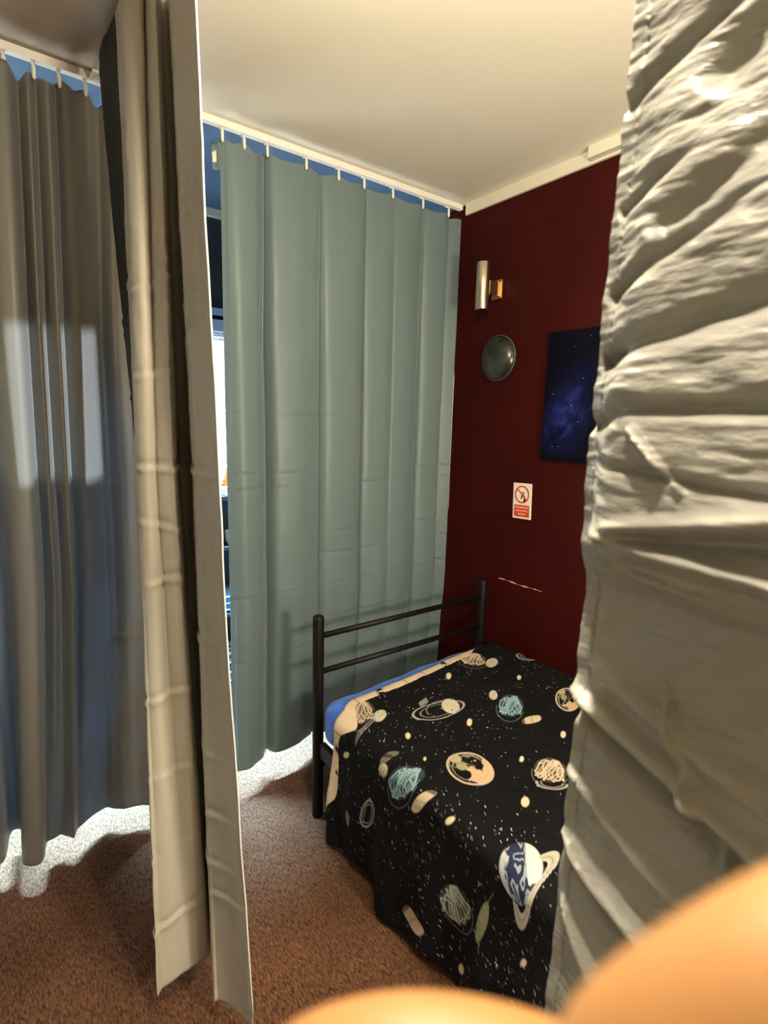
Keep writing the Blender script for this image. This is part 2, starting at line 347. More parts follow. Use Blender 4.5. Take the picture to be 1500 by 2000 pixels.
P = curtain_grid([(0, top), (0.3, mid), (0.7, mid), (1, bot)], 340, 9, 2.575, 0.12)
x = P[..., 0]; z = P[..., 2]
P[..., 1] += creases(P, [2.02, 1.62, 1.385, 1.33, 1.12, 1.02, 0.88, 0.72, 0.60], 0.0024, 3)
P[..., 1] += 0.006 * vnoise(x * 5, z * 2.2, 5, 4) * smooth01((2.5 - z) / 0.5)
P[..., 1] += 0.004 * vnoise(x * 14 + z * 3, z * 9, 15, 3) * smooth01((1.3 - z) / 0.6)
P[..., 0] += 0.006 * vnoise(x * 1.5, z * 1.6, 8, 2) * smooth01((x - 0.78) / 0.2) * smooth01((1.9 - x) / 0.1)
hn = np.array(hx + [1.92])
for i in range(14):          # scalloped heading between the hooks
    dist = np.min(np.abs(P[i, :, 0][:, None] - hn[None, :]), axis=1)
    P[i, :, 2] -= 0.011 * smooth01(dist / 0.07) * (1 - i / 14) * (1 + (P[i, :, 0] < 0.92) * 1.2)
grid_obj('panel', P, M_curt, cm, 0.0012)
for h in hx: hook(cm, h, YC)
# folded back corner of its heading
Pc = np.zeros((8, 6, 3))
for i in range(8):
    for j in range(6):
        u, v = j / 5, i / 7
        Pc[i, j] = (0.752 - 0.026 * u * (1 - 0.15 * v), YC + 0.004 + 0.02 * math.sin(u * 2.2), 2.572 - 0.10 * v - 0.022 * u * (1 - v))
grid_obj('folded_corner', Pc, M_curt, cm, 0.0012)
Pc2 = Pc[2:6, 2:6].copy(); Pc2[..., 1] -= 0.004
grid_obj('heading_tape', Pc2, mat('cream_tape', (0.75, 0.68, 0.5), 0.7), cm, 0.0008)

# --- left curtain on the same rail, corridor side
cl = empty('curtain', 'dark grey pleated curtain on the far left with daylight glowing through it', 'curtain', (0, 0, 0))
fl = [(-0.95, -.02), (-0.90, .03), (-0.85, -.03), (-0.78, .03), (-0.70, -.03), (-0.64, .03), (-0.57, -.03), (-0.50, .03), (-0.43, -.03), (-0.36, .03), (-0.30, -.03), (-0.23, .03), (-0.17, -.02), (-0.12, .03), (-0.06, -.0), (-0.02, .045),
      (0.02, .04), (0.040, .0), (0.06, -.02), (0.085, -.032), (0.112, -.03), (0.130, .01), (0.140, .03), (0.150, -.0), (0.160, -.022), (0.170, -.012), (0.184, .02), (0.196, -.012), (0.211, -.030), (0.226, .006), (0.236, .014), (0.248, -.022), (0.268, -.034),
      (0.292, -.018), (0.312, .0), (0.325, .01), (0.338, .034), (0.352, .042), (0.368, .028), (0.382, .02), (0.40, .026), (0.43, .026), (0.455, .018), (0.475, .01), (0.49, .0)]
topl = [(x + (0.0 if x < 0 else 0.02), YC + 0.8 * d) for x, d in fl]
midl = [(x, YC + d * 1.75) for x, d in fl]
def bl_(x, d):
    if x < -0.05: return (x, YC + d * 1.1)
    xx = float(np.interp(x, [-0.05, -0.02, 0.02, 0.06, 0.085, 0.112, 0.14, 0.17, 0.211, 0.236, 0.268, 0.31, 0.352, 0.40, 0.49], [-0.08, -0.035, -0.004, -0.006, 0.03, 0.05, 0.066, 0.11, 0.147, 0.165, 0.219, 0.268, 0.322, 0.38, 0.455]))
    yy = float(np.interp(x, [-0.05, -0.02, 0.02, 0.06, 0.085, 0.112, 0.14, 0.17, 0.211, 0.236, 0.268, 0.31, 0.352, 0.40, 0.49], [2.10, 2.17, 2.17, 1.985, 1.95, 1.965, 2.045, 2.06, 2.015, 2.06, 2.10, 2.125, 2.075, 2.06, 2.01]))
    return (xx, yy)
botl = [bl_(x, d) for x, d in fl]
P = curtain_grid([(0, topl), (0.28, midl), (0.62, [(a * 0.8 + c * 0.2, b * 0.8 + d * 0.2) for (a, b), (c, d) in zip(midl, botl)]), (1, botl)], 260, 8, 2.575, 0.10)
x = P[..., 0]; z = P[..., 2]
P[..., 1] += creases(P, [1.36, 1.08, 0.80], 0.004, 31) + 0.007 * vnoise(x * 8, z * 2.0, 25, 4) * smooth01((2.4 - z) / 0.5)
P[..., 1] += 0.006 * vnoise(x * 18, z * 7, 26, 3) * smooth01((0.9 - z) / 0.4)
hl = [-0.85, -0.7, -0.5, -0.36, -0.23, -0.06, 0.05, 0.127, 0.198, 0.262, 0.33, 0.40, 0.48]
hn = np.array(hl)
for i in range(12):
    dist = np.min(np.abs(P[i, :, 0][:, None] - hn[None, :]), axis=1)
    P[i, :, 2] -= 0.022 * smooth01(dist / 0.04) * (1 - i / 12)
grid_obj('panel', P, M_curtL, cl, 0.0012)
for h in hl: hook(cl, h, YC)

# --- gathered curtain at the left side of the cubicle entrance
def azp(az, d): a = math.radians(az); return (d * math.cos(a), d * math.sin(a))
cg = empty('curtain', 'tall beige-grey gathered curtain hanging left of the cubicle entrance, nearest the middle of the corridor', 'curtain', (0, 0, 0))
gt = [(79.6, 1.93), (79.3, 1.80), (78.6, 1.72), (77.85, 1.62), (77.6, 1.57), (76.8, 1.53), (75.95, 1.53), (75.8, 1.57), (75.6, 1.53), (75.2, 1.48), (74.75, 1.47), (74.55, 1.52), (74.5, 1.55), (74.1, 1.56), (73.75, 1.53), (73.8, 1.44), (73.6, 1.37), (72.9, 1.33), (72.3, 1.27), (71.95, 1.22), (71.82, 1.20)]
gm = [(78.2, 1.75), (77.9, 1.68), (78.0, 1.62), (78.3, 1.50), (78.05, 1.46), (77.4, 1.44), (76.7, 1.445), (76.5, 1.455), (76.2, 1.44), (75.4, 1.42), (74.8, 1.42), (74.6, 1.50), (74.6, 1.70), (74.0, 1.74), (73.2, 1.68), (73.10, 1.40), (72.8, 1.33), (72.0, 1.29), (71.2, 1.24), (70.75, 1.20), (70.55, 1.19)]
gb = [(77.6, 1.65), (77.7, 1.58), (77.9, 1.50), (78.95, 1.33), (78.3, 1.335), (77.3, 1.34), (76.3, 1.35), (75.6, 1.355), (74.9, 1.36), (74.0, 1.37), (73.15, 1.38), (72.95, 1.42), (72.95, 1.50), (72.9, 1.50), (72.75, 1.42), (72.85, 1.275), (72.2, 1.26), (71.2, 1.24), (69.8, 1.205), (68.7, 1.17), (68.2, 1.16)]
GT = [azp(*a) for a in gt]; GM = [azp(*a) for a in gm]; GB = [azp(*a) for a in gb]
P = curtain_grid([(0, GT), (0.45, GM), (0.60, [(a[0] * 0.8 + b[0] * 0.2, a[1] * 0.8 + b[1] * 0.2) for a, b in zip(GM, GB)]), (1, GB)], 330, 9, 2.575, 0.085)
nr, nc, _ = P.shape
du = np.gradient(P[..., 0], axis=1); dv = np.gradient(P[..., 1], axis=1); L = np.sqrt(du ** 2 + dv ** 2) + 1e-9
nx, ny = dv / L, -du / L
sarc = np.cumsum(L, axis=1); z = P[..., 2]
disp = 0.0035 * vnoise(sarc * 9, z * 3.0, 41, 4) + 0.0015 * vnoise(sarc * 30, z * 14, 42, 3)
for i, (zc, sl, am) in enumerate([(1.72, .25, .004), (1.47, 0.0, .006), (1.30, -.3, .004), (1.22, .35, .005), (0.93, .5, .006), (0.70, .3, .004), (0.50, .5, .006), (0.38, .45, .005), (0.30, 0.45, .007), (2.0, 0.45, .004), (1.98, .4, .004), (1.94, .4, .004), (1.86, 0.0, .003)]):
    c = z - zc - sl * (sarc - 0.55) * 0.5
    disp += 0.8 * am * (1 - 0.8 * np.exp(-((sarc - sarc[:, -1:]) / 0.03) ** 2)) * (np.exp(-(c / 0.007) ** 2) - 0.7 * np.exp(-((c - 0.014) / 0.009) ** 2)) * smooth01(vnoise(sarc * 8, sarc * 0 + i * 2.1, 50 + i, 1) * 1.5 + 0.7)
P[..., 0] += nx * disp; P[..., 1] += ny * disp
P[..., 2] -= 0.012 * np.sin(sarc * 9) * smooth01((0.3 - z) / 0.2)
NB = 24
grid_obj('shaded_panel', P[:, :NB + 1], M_curt2_shade, cg, 0.0012)  # back columns of the same curtain, coloured near-black as shade
grid_obj('panel', P[:, NB:], M_curt2, cg, 0.0012)
E = P[:, -1, :].copy(); E2 = P[:, -3, :].copy()
hm = np.stack([E + 0.0011 * (E - E2) / np.linalg.norm(E - E2, axis=1)[:, None], E], 1)
bm = bmesh.new(); tube_bm(bm, [tuple(p) for p in E[::6]], 0.0022, 6); bm_obj('edge_piping', bm, M_hem, cg, True)
for yy in (1.93, 1.85, 1.74, 1.62, 1.55, 1.47, 1.40, 1.33, 1.26, 1.19):
    bm = bmesh.new(); x0 = XT
    abox(bm, x0 - 0.006, x0 + 0.006, yy - 0.004, yy + 0.004, H - 0.032, H - 0.0235, 0.001)
    tube_bm(bm, [(x0, yy, H - 0.028), (x0 - 0.004, yy, H - 0.045), (x0 - 0.012, yy, H - 0.066)], [0.0032, 0.0036, 0.002], 8)
    bm_obj('hook', bm, M_white, cg, True)

# --- curtain pulled aside on the right of the entrance, close to the camera
cn = empty('curtain', 'crumpled pale satin curtain filling the right side, close to the camera', 'curtain', (0, 0, 0))
ys = np.concatenate([np.linspace(0.232, 0.05, 260), np.linspace(0.047, -0.65, 90)[0:]])
zs = np.concatenate([np.linspace(2.575, 1.93, 60), np.linspace(1.9275, 1.05, 620), np.linspace(1.045, 0.09, 60)])
YY, ZZ = np.meshgrid(ys, zs)
def seg(p0, p1, w0, w1, a0, a1, sharp=1.0):
    """ridge (+) or valley (-) along a segment in (y, z), width w, height a; fades in at p0, runs on past p1"""
    (y0, z0), (y1, z1) = p0, p1; d = np.array([y1 - y0, z1 - z0]); Ld = np.linalg.norm(d); d /= Ld
    t = ((YY - y0) * d[0] + (ZZ - z0) * d[1]) / Ld; q = (YY - y0) * -d[1] + (ZZ - z0) * d[0]
    tt = np.clip(t, 0, 1); w = w0 + (w1 - w0) * tt; a = a0 + (a1 - a0) * tt
    fade = smooth01((t + 0.12) / 0.24) * (1 - smooth01((t - 1.3) / 1.6))
    return a * fade * np.exp(-np.abs(q / w) ** (2 * sharp))
D = np.zeros_like(YY)
# broad belly: leans out towards the camera down to the pulled fold, falls back below
D += 0.055 * smooth01((1.95 - ZZ) / 0.42) * (1 - smooth01((1.522 + 0.18 * (0.2 - YY) * 0 - ZZ) / 0.05)) + 0.012 * (1 - smooth01((ZZ - 1.1) / 0.42)) 
D *= (0.2 + 0.8 * smooth01((0.235 - YY) / 0.05))
D += seg((0.190, 1.536), (0.117, 1.551), .0035, .0055, .006, .014)
D += seg((0.186, 1.528), (0.116, 1.538), .004, .006, -.008, -.014)
D += seg((0.215, 1.530), (0.114, 1.524), .004, .004, .006, .012)
D += seg((0.180, 1.514), (0.114, 1.510), .004, .006, -.006, -.012)
D += seg((0.176, 1.508), (0.111, 1.494), .002, .004, .006, .011)
lower_folds = D.copy()
D += seg((0.232, 1.392), (0.095, 1.352), .006, .010, .010, .016)
D += seg((0.232, 1.372), (0.110, 1.330), .007, .010, -.010, -.012)
D += seg((0.215, 1.418), (0.150, 1.395), .007, .012, .006, .010)
D += seg((0.228, 1.258), (0.105, 1.215), .004, .007, .008, .013)
D += seg((0.228, 1.243), (0.120, 1.195), .006, .008, -.008, -.012)
D += seg((0.225, 1.20), (0.18, 1.16), .003, .005, .006, .008)
D += seg((0.232, 1.32), (0.18, 1.295), .004, .006, .005, .006)
D += seg((0.165, 1.43), (0.125, 1.35), .003, .004, .004, .006)
D = lower_folds + 1.7 * (D - lower_folds)
for (a, b, w, am) in [((0.226, 1.689), (0.190, 1.705), .006, -.010), ((0.232, 1.815), (0.195, 1.832), .006, -.008), ((0.219, 1.648), (0.130, 1.668), .008, -.009), ((0.205, 1.612), (0.14, 1.612), .005, -.007), ((0.226, 1.745), (0.205, 1.752), .004, -.006),
                      ((0.232, 1.60), (0.215, 1.604), .005, -.007), ((0.229, 1.645), (0.22, 1.646), .006, -.008), ((0.19, 1.72), (0.15, 1.745), .010, -.006), ((0.18, 1.60), (0.165, 1.585), .002, .005), ((0.17, 1.80), (0.12, 1.86), .012, -.010), ((0.21, 1.578), (0.14, 1.570), .0035, -.005)]:
    D += 1.5 * seg(a, b, w, w, am, am)
D += 0.0035 * vnoise(YY * 22, ZZ * 45, 61, 4) * smooth01((ZZ - 1.3) / 0.2) + 0.0045 * vnoise(YY * 14 + ZZ * 8, ZZ * 22 - YY * 5, 63, 4) * (1 - 0.6 * smooth01((ZZ - 1.4) / 0.1)) + 0.005 * vnoise(YY * 7 + ZZ * 5, ZZ * 11 + YY * 3, 64, 3) * (1 - smooth01((ZZ - 1.45) / 0.08))
D += 0.0014 * vnoise(YY * 40, ZZ * 240, 62, 3) * smooth01((ZZ - 1.25) / 0.2)
D -= 0.0016 * np.exp(-((YY - 0.2205) / 0.0012) ** 2) * (1 + 0.5 * np.sin(ZZ * 900))          # stitched hem
D += 0.03 * np.sin((0.05 - YY) * 24) * smooth01((0.05 - YY) / 0.1)                            # pleats further along the rail
fall = smooth01((2.57 - ZZ) / 0.3)
P = np.zeros(YY.shape + (3,)); P[..., 0] = XT - D * fall; P[..., 1] = YY + 0.0025 * vnoise(ZZ * 12, ZZ * 0, 70, 3) * smooth01((YY - 0.15) / 0.05); P[..., 2] = ZZ
grid_obj('panel', P, M_near, cn, 0.0012)
for yy in (0.22, 0.12, 0.0, -0.12, -0.24, -0.38, -0.52):
    bm = bmesh.new()
    abox(bm, XT - 0.006, XT + 0.006, yy - 0.004, yy + 0.004, H - 0.032, H - 0.0235, 0.001)
    tube_bm(bm, [(XT, yy, H - 0.028), (XT - 0.002, yy, H - 0.045), (XT - 0.003, yy, H - 0.066)], [0.0032, 0.0036, 0.002], 8)
    bm_obj('hook', bm, M_white, cn, True)

# ------------------------------------------------------------------ bed
bed = empty('bed', 'black tubular metal single bed frame standing against the red wall', 'bed', (0.96, 1.727, 0))
BW = 0.932
for xx in (0.022, BW - 0.0):
    lathe('post', [(0, 0), (0.019, 0), (0.022, 0.004), (0.022, 0.850), (0.020, 0.857), (0.012, 0.861), (0, 0.862)], M_black, bed, 24, loc=(xx, 0, 0))
for zz in (0.775, 0.627): tube('head_rail', [(0.022, 0, zz), (BW, 0, zz)], 0.0115, M_black, bed)
box('cross_bar', 0.022, BW, -0.012, 0.012, 0.22, 0.26, M_black, bed, 0.003)
for xx in (0.03, BW - 0.025): box('side_rail', xx - 0.012, xx + 0.012, -1.96, -0.02, 0.27, 0.335, M_black, bed, 0.003)
for xx in (0.022, BW): lathe('foot_post', [(0, 0), (0.022, 0), (0.022, 0.42), (0.012, 0.431), (0, 0.432)], M_black, bed, 24, loc=(xx, -1.985, 0))
tube('foot_rail', [(0.022, -1.985, 0.38), (BW, -1.985, 0.38)], 0.0115, M_black, bed)
for i in range(13):
    y = -0.1 - i * 0.148; box('slat', 0.045, BW - 0.04, y - 0.025, y + 0.025, 0.315, 0.325, mat('slat_metal', (0.02, 0.02, 0.02), 0.5) if i == 0 else bpy.data.materials['slat_metal'], bed)

# mattress with a blue fitted sheet
def rbox(x0, x1, y0, y1, z0, z1, r, name, m, bulge=0.0):
    bm = bmesh.new(); abox(bm, x0, x1, y0, y1, z0, z1)
    bmesh.ops.bevel(bm, geom=list(bm.edges), offset=r, segments=6, affect='EDGES', profile=0.5)
    bmesh.ops.subdivide_edges(bm, edges=[e for e in bm.edges if e.calc_length() > 0.15], cuts=14, use_grid_fill=True)
    for v in bm.verts:
        u = (v.co.x - x0) / (x1 - x0); w = (v.co.y - y0) / (y1 - y0)
        if v.co.z > (z0 + z1) / 2: v.co.z += 0.033 * float(smooth01(np.array((v.co.x - 1.0) / 0.7)))
        v.co.z += 0.004 * math.sin(v.co.x * 31) * math.sin(v.co.y * 23)
    return bm_obj(name, bm, m, None, True)
mt = rbox(0.985, 1.925, -0.245, 1.712, 0.337, 0.514, 0.05, 'mattress', M_sheet, 0.012)
tag(mt, 'mattress in a bright blue fitted sheet showing at the head of the bed', 'mattress')

# duvet: fabric coordinates a (across: x on top, drop on the side) and b (= y)
MOTIFS = [
    ('scribC', 1.0511, 1.5344, 0.0444, -0.0299, -0.0445, -0.0664),
    ('comet', 1.0921, 1.4637, 0.0334, 0.0071, -0.01, -0.0299),
    ('tail', 1.0071, 1.4394, 0.0688, 0.0215, -0.0026, -0.0112),
    ('ring', 1.2897, 1.3607, 0.0963, -0.0345, -0.0309, -0.0397),
    ('patchW', 1.3418, 1.3521, 0.0116, -0.0352, -0.0357, -0.0263),
    ('leaf', 1.2782, 1.4355, 0.0148, -0.0099, -0.0224, -0.0262),
    ('scribB', 1.5151, 1.209, 0.0205, -0.0422, -0.0639, -0.0418),
    ('comet', 1.5205, 1.3009, -0.0109, -0.0252, -0.0257, -0.0071),
    ('obl', 1.499, 1.0987, 0.0358, -0.0118, -0.0168, -0.0161),
    ('planetO', 1.1457, 1.0561, 0.0294, -0.0695, -0.0612, -0.039),
    ('scribC', 1.3352, 0.896, 0.0203, -0.0445, -0.0531, -0.0265),
    ('ringarc', 1.2903, 0.8572, 0.0277, -0.0336, -0.0259, -0.0153),
    ('scribB', 0.9542, 1.1651, 0.0337, -0.0554, -0.0612, -0.0028),
    ('comet', 0.939, 1.2562, 0.0149, -0.018, -0.0145, -0.0131),
    ('tail', 0.9839, 1.2664, 0.0084, -0.0166, -0.0342, 0.0031),
    ('obl', 0.9448, 1.0707, 0.0054, -0.0206, -0.0468, 0.0219),
    ('ring', 0.7239, 1.3374, 0.0167, -0.03, -0.0626, 0.0131),
    ('leaf', 0.6456, 1.436, 0.0132, -0.0163, -0.0301, -0.0149),
    ('scribC', 1.6832, 1.5708, 0.0325, -0.0494, -0.0527, -0.0444),
    ('comet', 1.7241, 1.4951, 0.0372, 0.0, -0.0263, -0.0333),
    ('ring', 1.9147, 1.443, 0.0382, -0.0384, -0.0314, -0.0234),
    ('planetO', 1.7284, 1.1103, -0.0053, -0.0513, -0.0819, -0.0321),
    ('marble', 0.9816, 0.7238, 0.0481, -0.0335, -0.0578, -0.0478),
    ('ringbig', 0.9688, 0.69, 0.1106, -0.0003, -0.0083, -0.0265),
    ('scribG', 0.7397, 0.9008, 0.0487, -0.0433, -0.0406, -0.0291),
    ('cometG', 0.7715, 0.8029, 0.0117, -0.0169, -0.066, 0.0096),
    ('obl', 0.5631, 1.0505, 0.026, -0.0201, -0.0194, -0.0398),
    ('dot', 0.8784, 1.4686, 0.0094, -0.0169, -0.0118, -0.0003),
    ('dot', 1.0974, 1.3054, 0.0073, -0.005, -0.0117, -0.0144),
    ('dot', 1.4854, 1.5165, 0.009, -0.006, -0.0188, -0.02),
    ('dot', 1.3231, 1.2337, 0.0077, -0.0052, -0.0145, -0.0143),
    ('dot', 1.7084, 1.3305, 0.0072, -0.0048, -0.017, -0.0142),
    ('dot', 1.5139, 0.9785, 0.0074, -0.005, -0.0156, -0.0111),
    ('dot', 1.1666, 0.8566, 0.0098, -0.0067, -0.0164, -0.0133),
    ('dot', 0.96, 0.9519, 0.0082, -0.012, -0.011, -0.0007),
    ('dot', 1.3082, 0.9858, 0.0055, -0.0038, -0.0102, -0.0084),
    ('dot', 0.5501, 0.8761, 0.015, -0.0153, -0.0152, -0.001),
    ('dot', 0.7723, 0.6638, 0.0083, -0.0086, -0.0097, -0.0008),
    ('dot', 1.3735, 0.9032, 0.0054, -0.0037, -0.0105, -0.0077),
    ('dot', 1.0645, 1.178, 0.0041, -0.0028, -0.0064, -0.0074),

]
step = 0.0027
A0 = 0.485; na_ = int((1.905 - A0) / step); nb_ = int((1.66 + 0.27) / step)
av = np.linspace(1.905, A0, na_); bv = np.linspace(0.0, 1.0, nb_)
AA, BT = np.meshgrid(av, bv)
Yh = 1.585 + 0.055 * smooth01((AA - 0.97) / 0.12) + 0.035 * smooth01((AA - 1.1) / 0.6) - 0.02 * np.exp(-((AA - 1.5) / 0.2) ** 2)
Yh = Yh - 0.012 + 0.012 * vnoise(AA * 4, AA * 0, 90, 3)
BB = Yh + (-0.27 - Yh) * BT
drop = np.clip(0.965 - AA, 0, None); R = 0.045
ang = np.clip((0.965 + 0.035 - AA) / R, 0, math.pi / 2)
Xs = np.where(AA > 1.0, AA, 1.0 - R * np.sin(ang)); 
zt = 0.522 + 0.033 * smooth01((AA - 1.0) / 0.7)
below = np.clip(0.965 + 0.035 - AA - R * math.pi / 2, 0, None)
Zs = np.where(AA > 1.0, zt, 0.522 - R * (1 - np.cos(ang)) - below)
wr = 0.008 * vnoise(AA * 4, BB * 4, 91, 4) + 0.0035 * vnoise(AA * 16 + BB * 6, BB * 12, 92, 3)
ontop = smooth01((AA - 0.99) / 0.05)
Zs = Zs + ontop * (wr * 0.9 + 0.008)
side = smooth01(below / 0.35)
Xs = Xs - side * (0.020 + 0.022 * np.sin(BB * 13 + 0.8 * np.sin(AA * 9)) + 0.012 * np.sin(BB * 31 + 2)) - (1 - ontop) * wr * 0.7
Zs = Zs - 0.012 * side * np.sin(BB * 17) 
# roll of the head edge
hd = np.clip((Yh - BB) / 0.03, 0, 1)
Zs = Zs - ontop * 0.008 * (1 - np.sqrt(1 - (1 - hd) ** 2))
Xs = Xs + (1 - ontop) * 0.02 * (1 - hd) ** 2
Zs = np.clip(Zs, 0.012, None)
P = np.stack([Xs, BB, Zs], -1)
# printed pattern
C = np.zeros(AA.shape + (3,)); C[:] = (0.0055, 0.0052, 0.0062)
hue = vnoise(AA * 2.2, BB * 2.2, 95, 3)[..., None]; C += np.clip(hue, 0, 1) * np.array([0.003, 0.003, 0.007])
def blend(mask, col):
    global C
    mask = np.clip(mask, 0, 1)[..., None]; C = C * (1 - mask) + np.array(col) * mask
def window(cx, cy, r):
    # index window of vertices close to (cx, cy)
    ja = np.where(np.abs(av - cx) < r)[0]
    if len(ja) == 0: return None
    bb = BB[:, ja[len(ja) // 2]]; ib = np.where(np.abs(bb - cy) < r + 0.02)[0]
    if len(ib) == 0: return None
    return slice(ib[0], ib[-1] + 1), slice(ja[0], ja[-1] + 1)
def paint(sl, mask, col):
    mask = np.clip(mask, 0, 1)[..., None]; C[sl] = C[sl] * (1 - mask) + np.array(col) * mask
# star dust: short strokes in drifting clusters
dens = vnoise((AA - BB) * 2.2, (AA + BB) * 1.2, 97, 3)
for k in range(4200):
    a = rng.uniform(A0, 1.9); b = rng.uniform(-0.1, 1.6)
    ia = int((1.905 - a) / step); yh = 1.62; ib = int((yh - b) / (yh + 0.27) * (nb_ - 1))
    if not (0 <= ia < na_ and 0 <= ib < nb_): continue
    if dens[ib, ia] + rng.uniform(-0.35, 0.35) < 0.10 and rng.random() > 0.10: continue
    sl = window(a, b, 0.012)
    if sl is None: continue
    Lh = rng.uniform(0.0004, 0.0036); wd_ = rng.uniform(0.0006, 0.0011); th = rng.uniform(0.4, 1.5)
    da = AA[sl] - a; db = BB[sl] - b
    t = np.clip(da * math.cos(th) + db * math.sin(th), -Lh, Lh)
    d = np.hypot(da - t * math.cos(th), db - t * math.sin(th))
    br = rng.choice([0.10, 0.25, 0.5, 0.8], p=[.35, .3, .22, .13])
    paint(sl, 1 - smooth01((d - wd_ * 0.5) / (wd_ * 1.3)), (br, br * 0.96, br * 0.9))
cream = (0.62, 0.44, 0.27); pale = (0.60, 0.55, 0.42); white = (0.62, 0.64, 0.62); cyan = (0.28, 0.46, 0.52); olive = (0.22, 0.24, 0.18)
def gauss_line(p, q, f, w): return 1 - smooth01((np.abs(f) - w) / (w * 1.2 + 1e-6))
for mi, m in enumerate(MOTIFS):
    k, cx, cy = m[0], m[1], m[2]; V = np.array([[m[3], m[5]], [m[4], m[6]]]); R_ = max(np.abs(V).sum(1)) * 1.6 + 0.01
    sl = window(cx, cy, R_)
    if sl is None: continue
    da = AA[sl] - cx; db = BB[sl] - cy; I = np.linalg.inv(V)
    p = I[0, 0] * da + I[0, 1] * db; q = I[1, 0] * da + I[1, 1] * db
    rr = np.hypot(p, q); th = np.arctan2(q, p); sz = np.sqrt(abs(np.linalg.det(V)))
    e = 0.0025 / sz
    inside = 1 - smooth01((rr - 1 + e) / (2 * e))
    n1 = vnoise(p * 3 + mi * 5, q * 2.2 + mi * 3, 110 + mi, 2)
    if k.startswith('scrib'):
        col = {'C': (0.66, 0.53, 0.38), 'B': cyan, 'G': (0.36, 0.40, 0.36)}[k[5]]
        tt = np.linspace(0, 1, 420); ph = mi * 1.7
        cx_ = (tt * 2 - 1) * 0.72 + 0.26 * np.cos(tt * 62 + ph) + 0.06 * np.sin(tt * 170)
        cy_ = np.sqrt(np.clip(1 - (tt * 1.8 - 0.9) ** 2, 0, 1)) * 0.86 * np.sin(tt * 62 * 0.93 + ph) + 0.08 * np.cos(tt * 140)
        dm = np.full(p.shape, 9.0)
        for xx_, yy_ in zip(cx_, cy_): dm = np.minimum(dm, (p - xx_) ** 2 + (q - yy_) ** 2)
        ln = 1 - smooth01((np.sqrt(dm) * sz - 0.0016) / 0.0022)
        paint(sl, inside * 0.10, col)
        paint(sl, ln, col)
        u2 = np.hypot(p, q - 0.35)
        paint(sl, (1 - smooth01((np.abs(u2 - 1.05) * sz - 0.001) / 0.002)) * 0.35 * (q > 0.3), (0.3, 0.33, 0.38))
    elif k in ('comet', 'cometG'):
        col = pale if k == 'comet' else (0.30, 0.31, 0.20)
        sw = smooth01((np.abs(np.sin((n1 * 2 + q * 2.5 + p) * 3)) - 0.2) / 0.3)
        paint(sl, inside * (0.45 + 0.55 * sw), col)
        if k == 'cometG':
            paint(sl, (1 - smooth01((np.abs(p - 0.5 * q * q + 0.2) * sz - 0.002) / 0.002)) * (np.abs(q) < 1.5) * 0.5, col)
    elif k == 'tail':
        paint(sl, inside * (1 - smooth01((np.abs(np.abs(q) - 0.6) - 0.25) / 0.3)) * 0.5, (0.30, 0.26, 0.22))
        paint(sl, inside * 0.12, (0.3, 0.28, 0.25))
    elif k in ('ring', 'ringarc'):
        cond = 1.0 if k == 'ring' else (q > -0.1)
        paint(sl, (1 - smooth01((np.abs(rr - 1) * sz - 0.002) / 0.0025)) * 0.85 * cond, (0.46, 0.42, 0.38))
        paint(sl, (1 - smooth01((np.abs(rr - 0.72) * sz - 0.0012) / 0.002)) * 0.6 * cond, (0.4, 0.38, 0.34))
        if k == 'ring':
            rp = np.hypot(p * 1.9, q * 1.0 + 0.25)
            paint(sl, (1 - smooth01((np.abs(rp - 0.9) * sz - 0.0012) / 0.002)) * 0.7 * (q < 0.3), (0.42, 0.42, 0.40))
    elif k == 'patchW': paint(sl, inside * smooth01((n1 + 0.75) / 0.3), (0.60, 0.54, 0.42))
    elif k == 'leaf': paint(sl, inside * smooth01((0.8 - np.abs(q + 0.6 * p)) / 0.4) * 0.7, (0.35, 0.35, 0.36))
    elif k == 'obl':
        r4 = (np.abs(p) ** 2.6 + np.abs(q) ** 2.6) ** (1 / 2.6); ins = 1 - smooth01((r4 - 1 + e) / (2 * e))
        lng = p if np.hypot(m[3], m[4]) > np.hypot(m[5], m[6]) else q
        paint(sl, ins, (0.60, 0.50, 0.34)); paint(sl, ins * smooth01((np.abs(lng + 0.1) - 0.55) / 0.2) * (lng < 0), (0.10, 0.09, 0.08))
        paint(sl, ins * (1 - smooth01((np.abs(lng) - 0.06) / 0.08)) * 0.35, (0.2, 0.15, 0.1))
    elif k == 'planetO':
        paint(sl, (1 - smooth01((np.abs(rr - 0.98) * sz - 0.0025) / 0.003)), (0.55, 0.45, 0.33))
        paint(sl, inside * smooth01((p + 0.35 * np.sin(q * 4 + n1 * 3) - 0.12) / 0.12) * (q < 0.75), cream)
        paint(sl, inside * (1 - smooth01((np.hypot(p + 0.35, q - 0.05) - 0.2) / 0.1)) * 0.8, (0.42, 0.40, 0.22))
        paint(sl, inside * (1 - smooth01((np.hypot(p + 0.75, q + 0.3) - 0.25) / 0.1)) * 0.9, (0.5, 0.42, 0.28))
        paint(sl, (1 - smooth01((np.abs(rr - 0.78 - 0.08 * n1) * sz - 0.001) / 0.002)) * 0.6, (0.45, 0.40, 0.30))
        paint(sl, inside * (1 - smooth01((np.abs(n1 * 1.5 + q * 0.7) - 0.05) / 0.12)) * (p < 0.2) * 0.5, (0.4, 0.34, 0.25))
    elif k == 'marble':
        paint(sl, inside, (0.022, 0.028, 0.065))
        paint(sl, inside * smooth01((np.sin(n1 * 9 + p * 2) - 0.35) / 0.3) * 0.8, (0.35, 0.42, 0.50))
        paint(sl, inside * smooth01((p + 0.3 * n1 - 0.30) / 0.12) * (q < 0.6), (0.62, 0.64, 0.60))
